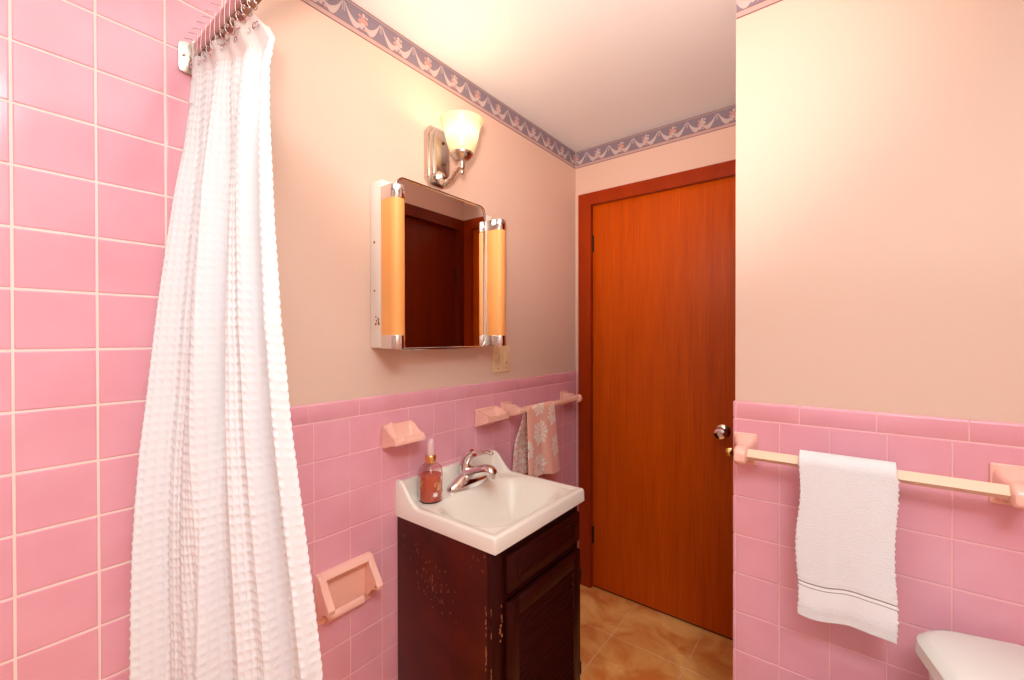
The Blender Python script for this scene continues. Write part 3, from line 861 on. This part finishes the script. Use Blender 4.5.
obj('bottle', bmB, [GLASS, PRINT, LEAF], SB, smooth=45)

# ------------------------------------------------------------------ long towel bar on the right wall
LB = thing('towel_bar', 'long cream towel bar on peach ceramic brackets holding the white towel', 'towel bar', (1.2, YD, .97))
BYc, BZc = 1.302, 1.031
for x0, x1 in ((.919, .978), (1.417, 1.480)):
    bm = new()
    box(bm, x0, x1, YD-.008, YD+.001, .988, 1.075, .004, 3)
    xm = (x0+x1)/2
    # horn: broad at the wall, narrowing towards a rounded nose
    sec = []
    prof = [(0, 1.072, .994, .0285), (.018, 1.062, .998, .025), (.036, 1.054, 1.004, .019), (.052, 1.052, 1.004, .0165), (.068, 1.052, 1.003, .0165), (.082, 1.046, 1.006, .0155), (.090, 1.036, 1.015, .012)]
    for d, zt, zb, w in prof:
        ring = []
        zc, hh = (zt+zb)/2, (zt-zb)/2
        for k in range(24):
            a = 2*PI*k/24; ca, sa = math.cos(a), math.sin(a)
            e = .5
            ring.append(bm.verts.new((xm+w*math.copysign(abs(ca)**e, ca), YD-.006-d, zc+hh*math.copysign(abs(sa)**e, sa))))
        sec.append(ring)
    for a, b in zip(sec[:-1], sec[1:]):
        for k in range(24): bm.faces.new((a[k], a[(k+1) % 24], b[(k+1) % 24], b[k]))
    bm.faces.new(sec[-1])
    obj('bracket', bm, PEACHC, LB, smooth=45)
bm = new(); rot = math.radians(34); s = .0155
prism(bm, [(BYc+s*math.cos(PI/2*k+PI/4-rot), BZc+s*math.sin(PI/2*k+PI/4-rot)) for k in range(4)], .950, 1.448, 'x', .001)
obj('bar', bm, BAR, LB, smooth=20)

# white towel
TERRY = mat('white_terry', (.80, .82, .85), .95, sheen=.4)
add_bump(TERRY, .9, 420, .0025, 2)
TBAND = mat('white_towel_band', (.81, .83, .86), .8, sheen=.2)
add_bump(TBAND, .3, 700, .001)
TLINE = mat('grey_stripe', (.28, .22, .20), .9)
FR, BK = .362, .33
def wt(u, v):
    y, z, layer, d = drape_path(v, FR, BK, 0, BZc, .024)
    x = lerp(1.081, 1.262, u)
    off = y
    if layer == 0:
        t = d/FR
        x = lerp(1.081-.003*t+.004*math.sin(t*9), 1.262-.002*t+.003*math.sin(t*8+1), u)
        off += t*(.004*math.sin(u*9+.5)+.006)+.0045*math.exp(-((u-.32)/.10)**2)*math.sin(PI*t)+.004*math.exp(-((u-.72)/.12)**2)*t
        z += -.006*t*math.sin(u*6+.5)
        if t > .93: off -= .004*(t-.93)/.07
        if .74 < t < .785: off -= .0012*math.sin(PI*(t-.74)/.045)
        x += .0011*(math.sin(v*330)+.8*math.sin(v*517+1)+.6*math.sin(v*811+2))*(abs(u-.5)*2)**16
    if layer == 2: off += .010*smooth01(d/.1)*0
    return (x, BYc-off, z)
def wt_mat(u, v):
    y, z, layer, d = drape_path(v, FR, BK, 0, BZc, .024)
    if layer != 0: return 0
    zz = BZc-d
    if abs(zz-.7515) < .0013 or abs(zz-.7435) < .0013: return 2
    if .708 < zz < .760 or zz < .682: return 1
    return 0
bm = new(); grid(bm, wt, 60, 420, wt_mat)
# folded double: a second, slightly narrower layer lies inside
WT = obj('bath_towel', bm, [TERRY, TBAND, TLINE], None, (1.17, BYc, .67), smooth=70)
sm = WT.modifiers.new('thickness', 'SOLIDIFY'); sm.thickness = .012; sm.offset = 0
tag(WT, 'white terry towel with two thin grey stripes hanging on the long towel bar', 'towel')

# ------------------------------------------------------------------ toilet
TT = thing('toilet', 'white toilet whose tank lid shows in the corner below the long towel bar', 'toilet', (1.40, 1.08, 0))
ta = math.radians(14.5)
dL = Vector((math.sin(ta), -math.cos(ta), 0)); dB = Vector((math.cos(ta), math.sin(ta), 0))   # along the front, and towards the back
C0 = Vector((1.283, 1.297, 0))
def rr2(l0, l1, b0, b1, r, n=7, rb=.02):
    out = []
    for cl, cb, rad, a0 in ((l0+r, b0+r, r, PI), (l1-r, b0+r, r, 1.5*PI), (l1-rb, b1-rb, rb, 0), (l0+rb, b1-rb, rb, PI/2)):
        for k in range(n+1):
            a = a0+PI/2*k/n; p = C0+dL*(cl+rad*math.cos(a))+dB*(cb+rad*math.sin(a)); out.append((p.x, p.y))
    return out
def loft(bm, layers, cap=True):
    R = [[bm.verts.new((x, y, z)) for x, y in poly] for poly, z in layers]; n = len(R[0])
    for a, b in zip(R[:-1], R[1:]):
        for k in range(n): bm.faces.new((a[k], a[(k+1) % n], b[(k+1) % n], b[k]))
    if cap: bm.faces.new(R[0][::-1]); bm.faces.new(R[-1])
bm = new()
loft(bm, [(rr2(.035, .425, .028, .18, .05), .38), (rr2(.016, .444, .016, .19, .055), .56), (rr2(.010, .450, .012, .19, .058), .672)])
obj('tank', bm, WHITEC, TT, smooth=40)
bm = new()
loft(bm, [(rr2(.008, .452, .010, .192, .06), .672), (rr2(-.006, .466, -.005, .195, .065), .676), (rr2(-.004, .464, -.003, .195, .065), .700), (rr2(.006, .454, .008, .190, .065), .7135), (rr2(.014, .446, .016, .184, .065), .7165)])
obj('tank_lid', bm, WHITEC, TT, smooth=30)
def bowlpoly(w, f, bk, c=.23, n=36):
    out = []
    for k in range(n):
        a = 2*PI*k/n; q = math.cos(a)
        p = C0+dL*(c+w*math.sin(a))+dB*(-.19-(f*q if q > 0 else bk*q)); out.append((p.x, p.y))
    return out
bm = new()
loft(bm, [(bowlpoly(.10, .13, .20), .002), (bowlpoly(.095, .11, .20), .10), (bowlpoly(.12, .16, .20), .20), (bowlpoly(.165, .23, .20), .32), (bowlpoly(.18, .26, .20), .385), (bowlpoly(.175, .255, .195), .395)])
obj('bowl', bm, WHITEC, TT, smooth=50)
bm = new()
loft(bm, [(bowlpoly(.182, .262, .15), .396), (bowlpoly(.186, .266, .152), .404), (bowlpoly(.184, .264, .15), .416), (bowlpoly(.175, .252, .14), .420)])
obj('seat_lid', bm, WHITEC, TT, smooth=50)
bm = new(); q = C0+dL*.40+dB*.004
tube(bm, [q+Vector((0, 0, .61)), q-dB*.022+Vector((0, 0, .61))], .007, 12); tube(bm, [q-dB*.02+Vector((0, 0, .61)), q-dB*.024-dL*.07+Vector((0, 0, .604))], [.006, .004], 10)
obj('flush_lever', bm, CHROME, TT)

# ------------------------------------------------------------------ shower curtain, rail and hooks
RY, RZ0, RZ1 = .333, 1.964, 2.000
CR = thing('curtain_rail', 'flat metal shower curtain rail fixed to the pink tiled wall', 'curtain rail', (0, RY, RZ0))
bm = new()
prism(bm, [(RY-.006, RZ0+.003), (RY-.003, RZ0), (RY+.010, RZ0), (RY+.010, RZ0+.003), (RY-.001, RZ0+.004), (RY-.001, RZ1-.004), (RY+.010, RZ1-.003), (RY+.010, RZ1), (RY-.003, RZ1), (RY-.006, RZ1-.003)], .004, XR-.002, 'x')
obj('rail', bm, RAILM, CR, smooth=30)
bm = new(); box(bm, .006, XR-.002, RY-.0075, RY+.0125, RZ0-.006, RZ0+.0035, .0015)
obj('lower_flange', bm, RAILUNDER, CR, label='bottom flange of the rail, dark reflection put into its colour')
bm = new()
prism(bm, rrect(.306, .362, 1.938, 2.008, .010), .0005, .005, 'x', .0015)
prism(bm, rrect(RY-.010, RY+.014, RZ0-.005, RZ1+.004, .005), .005, .030, 'x', .0015)
wb = obj('wall_bracket', bm, NICKEL, CR, smooth=40)
bm = new()
for z in (1.978,): lathe(bm, [(.0048, 0), (.0045, .002), (.002, .0028), (0, .0018)], (.005, .3145, z), 14, M=Matrix.Rotation(PI/2, 3, 'Y'))
obj('screw', bm, NICKEL, wb)

HOOKM = mat('hook_wire', (.62, .50, .48), .22, metal=1)
def hook_mesh():
    bm = new()
    tube(bm, spline([(.003, -.026, .0310), (.001, -.017, .0350), (0, -.0088, .0365), (0, -.0085, .026), (0, -.0095, .004), (0, -.0085, -.008), (0, -.003, -.013)], 5), .0009, 8)
    R = .0085; pts = [(0, math.sin(a)*R, -.0155+math.cos(a)*R) for a in [2*PI*k/20 for k in range(21)]]
    tube(bm, pts, .0012, 8)
    for s in (-1, 1): lathe(bm, [(0, -.002), (.0032, -.001), (.0032, .001), (0, .002)], (0, s*.0035, -.0075), 10)
    me = bpy.data.meshes.new('curtain_hook'); bm.to_mesh(me); bm.free(); me.materials.append(HOOKM)
    for p in me.polygons: p.use_smooth = True
    return me
hm = hook_mesh()
NH = 12
for k in range(NH):
    o = bpy.data.objects.new('curtain_hook', hm); COL.objects.link(o)
    o.location = (.036+.0262*k, RY, RZ0); o.rotation_euler = (0, 0, .10*math.sin(k*2.3))
    tag(o, 'chrome wire curtain hook on the shower rail at the top of the white curtain', 'curtain hook', 'curtain hooks on the shower rail')

LT = [(1.958, .030, .326), (1.868, .038, .321), (1.753, .043, .310), (1.639, .048, .292), (1.529, .054, .277), (1.423, .059, .263), (1.32, .065, .251), (1.22, .070, .240), (1.123, .075, .228), (1.028, .083, .219), (.934, .089, .213), (.841, .095, .210), (.693, .105, .207), (.25, .120, .203)]
RT = [(1.956, .318, .346), (1.918, .312, .379), (1.859, .316, .366), (1.759, .327, .361), (1.692, .334, .361), (1.551, .351, .359), (1.45, .363, .360), (1.368, .373, .360), (1.323, .378, .363), (1.189, .394, .367), (1.048, .412, .376), (.916, .428, .385), (.768, .447, .393), (.25, .475, .400)]
# pleats: (centre, width, depth towards the room) along the curtain at top and bottom
def curtain_pt(u, z):
    lx, ly = interp(LT, z); rx, ry = interp(RT, z)
    d = Vector((rx-lx, ry-ly, 0)); nrm = Vector((d.y, -d.x, 0)).normalized()      # towards the room (-y)
    t = (1.93-z)/1.68
    w = smooth01(u/.05)*smooth01((1-u)/.05)
    a = lerp(.020, .030, min(1, t*1.4))
    f = a*(.62*math.sin(2*PI*(3.15*u+.12*math.sin(2.2*t)+.05))+.30*math.sin(2*PI*(5.4*u+.2-.15*t))+.16*math.sin(2*PI*(9.1*u+.4+.3*t)))
    # a deeper crease that runs from the rail downwards
    f -= .016*math.exp(-((u-lerp(.62, .30, min(1, t*1.25)))/.045)**2)*w
    f -= .013*math.exp(-((u-.80)/.04)**2)
    f *= lerp(.35, 1, smooth01((1.96-z)/.30))
    p = Vector((lx, ly, 0))+d*u+nrm*(f*w)
    return p, nrm
NU, NV = 322, 600
CW = .0165
def crt_w(u, v):
    zt = 1.9575-.003*abs(math.sin(PI*u*11))-.026*smooth01((u-.92)/.08)
    z = lerp(zt, .25, v); p, nrm = curtain_pt(u, z)
    k = math.sin(PI*u*46)**2; m = math.sin(PI*v*100)**2
    h = .0024*(1-(1-k**3)*(1-m**3)*1.0) if v > .02 else .002
    p = p+nrm*h
    return (p.x, p.y, z)
CLOTH = bpy.data.materials.new('white_waffle_cloth'); CLOTH.use_nodes = True
nt, b = nodes(CLOTH)
b.inputs['Base Color'].default_value = (.86, .89, .92, 1); b.inputs['Roughness'].default_value = .85; b.inputs['Sheen Weight'].default_value = .2
tr = nt.nodes.new('ShaderNodeBsdfTranslucent'); tr.inputs['Color'].default_value = (.88, .86, .84, 1)
mx = nt.nodes.new('ShaderNodeMixShader'); mx.inputs[0].default_value = .2
nt.links.new(b.outputs[0], mx.inputs[1]); nt.links.new(tr.outputs[0], mx.inputs[2])
nt.links.new(mx.outputs[0], nt.nodes['Material Output'].inputs['Surface'])
bm = new(); grid(bm, crt_w, NU, NV)
SCU = thing('shower_curtain', 'white waffle-weave shower curtain bunched at the wall end of the rail', 'shower curtain', (.2, .33, .25))
obj('curtain_cloth', bm, CLOTH, SCU, smooth=80)
bm = new()
def tagp(u, v):
    p, n = curtain_pt(.04+.06*u, lerp(1.905, 1.850, v)); p = p+n*.004; return (p.x, p.y, lerp(1.905, 1.850, v))
grid(bm, tagp, 6, 6)
ct = obj('care_tag', bm, TBAND, SCU)
for k in range(NH):
    u = (k+.5)/NH; p, n = curtain_pt(u, 1.944)
    Mr = Matrix.Rotation(math.atan2(n.y, n.x), 3, 'Z') @ Matrix.Rotation(PI/2, 3, 'Y')
    bm = new(); lathe(bm, [(.0040, 0), (.0066, 0), (.0066, .0014), (.0040, .0014)], tuple(p+n*.003+Vector((0, 0, 1.941-.026*smooth01((u-.92)/.08)))), 14, M=Mr, closed=True)
    obj('grommet', bm, CHROME, SCU)

# ------------------------------------------------------------------ lights
def area(name, loc, rot, sx, sy, power, col):
    l = bpy.data.lights.new(name, 'AREA'); l.shape = 'RECTANGLE'; l.size = sx; l.size_y = sy; l.energy = power; l.color = col
    o = bpy.data.objects.new(name, l); COL.objects.link(o); o.location = loc; o.rotation_euler = rot
    return o
LW, LC, LF, LP, LS = (1, 1, 1), (.85, .935, 1), (.78, 1, .94), (1, .77, .67), (1, .72, .47)
EW, EC, EF, EP, ES = .9, 17.2, 162, 104, .9
area('back_fill_light', ((WX0+WX1)/2, YB-.09, (WZ0+WZ1)/2), (PI/2, 0, 0), WX1-WX0, WZ1-WZ0, EW, LW)  # soft fill added in the made-up window opening
# unseen overhead fill light, added just below the ceiling
area('overhead_fill', (1.60, -.14, ZC-.04), (0, 0, 0), .5, .5, EC, LC)
# the photographer's flashes, bounced off the ceiling
def spot(name, loc, aim, size, blend, power, col):
    l = bpy.data.lights.new(name, 'SPOT'); l.energy = power; l.color = col; l.shadow_soft_size = .06; l.spot_size = math.radians(size); l.spot_blend = blend
    o = bpy.data.objects.new(name, l); COL.objects.link(o); o.location = loc
    o.rotation_euler = (Vector(aim)-o.location).to_track_quat('-Z', 'Y').to_euler()
spot('bounce_flash', (1.15, -.10, 1.25), (1.10, .05, ZC), 85, .7, EF, LF)
spot('forward_flash', (1.15, -.05, 1.50), (.50, 1.15, ZC), 80, 1, EP, LP)
l = bpy.data.lights.new('sconce_lamp', 'POINT'); l.energy = ES; l.color = LS; l.shadow_soft_size = .03
o = bpy.data.objects.new('sconce_lamp', l); COL.objects.link(o); o.location = (AX, SY, 2.05)

w = bpy.data.worlds.new('world'); SC.world = w; w.use_nodes = True
w.node_tree.nodes['Background'].inputs[0].default_value = (1, .85, .75, 1); w.node_tree.nodes['Background'].inputs[1].default_value = .4
SC.view_settings.view_transform = 'Standard'; SC.view_settings.look = 'None'; SC.view_settings.gamma = 1
SC.view_settings.exposure = 0.50; SC.view_settings.use_curve_mapping = False
SC.cycles.use_denoising = True
SC.cycles.max_bounces = 10; SC.cycles.diffuse_bounces = 6; SC.cycles.transmission_bounces = 10; SC.cycles.caustics_refractive = True
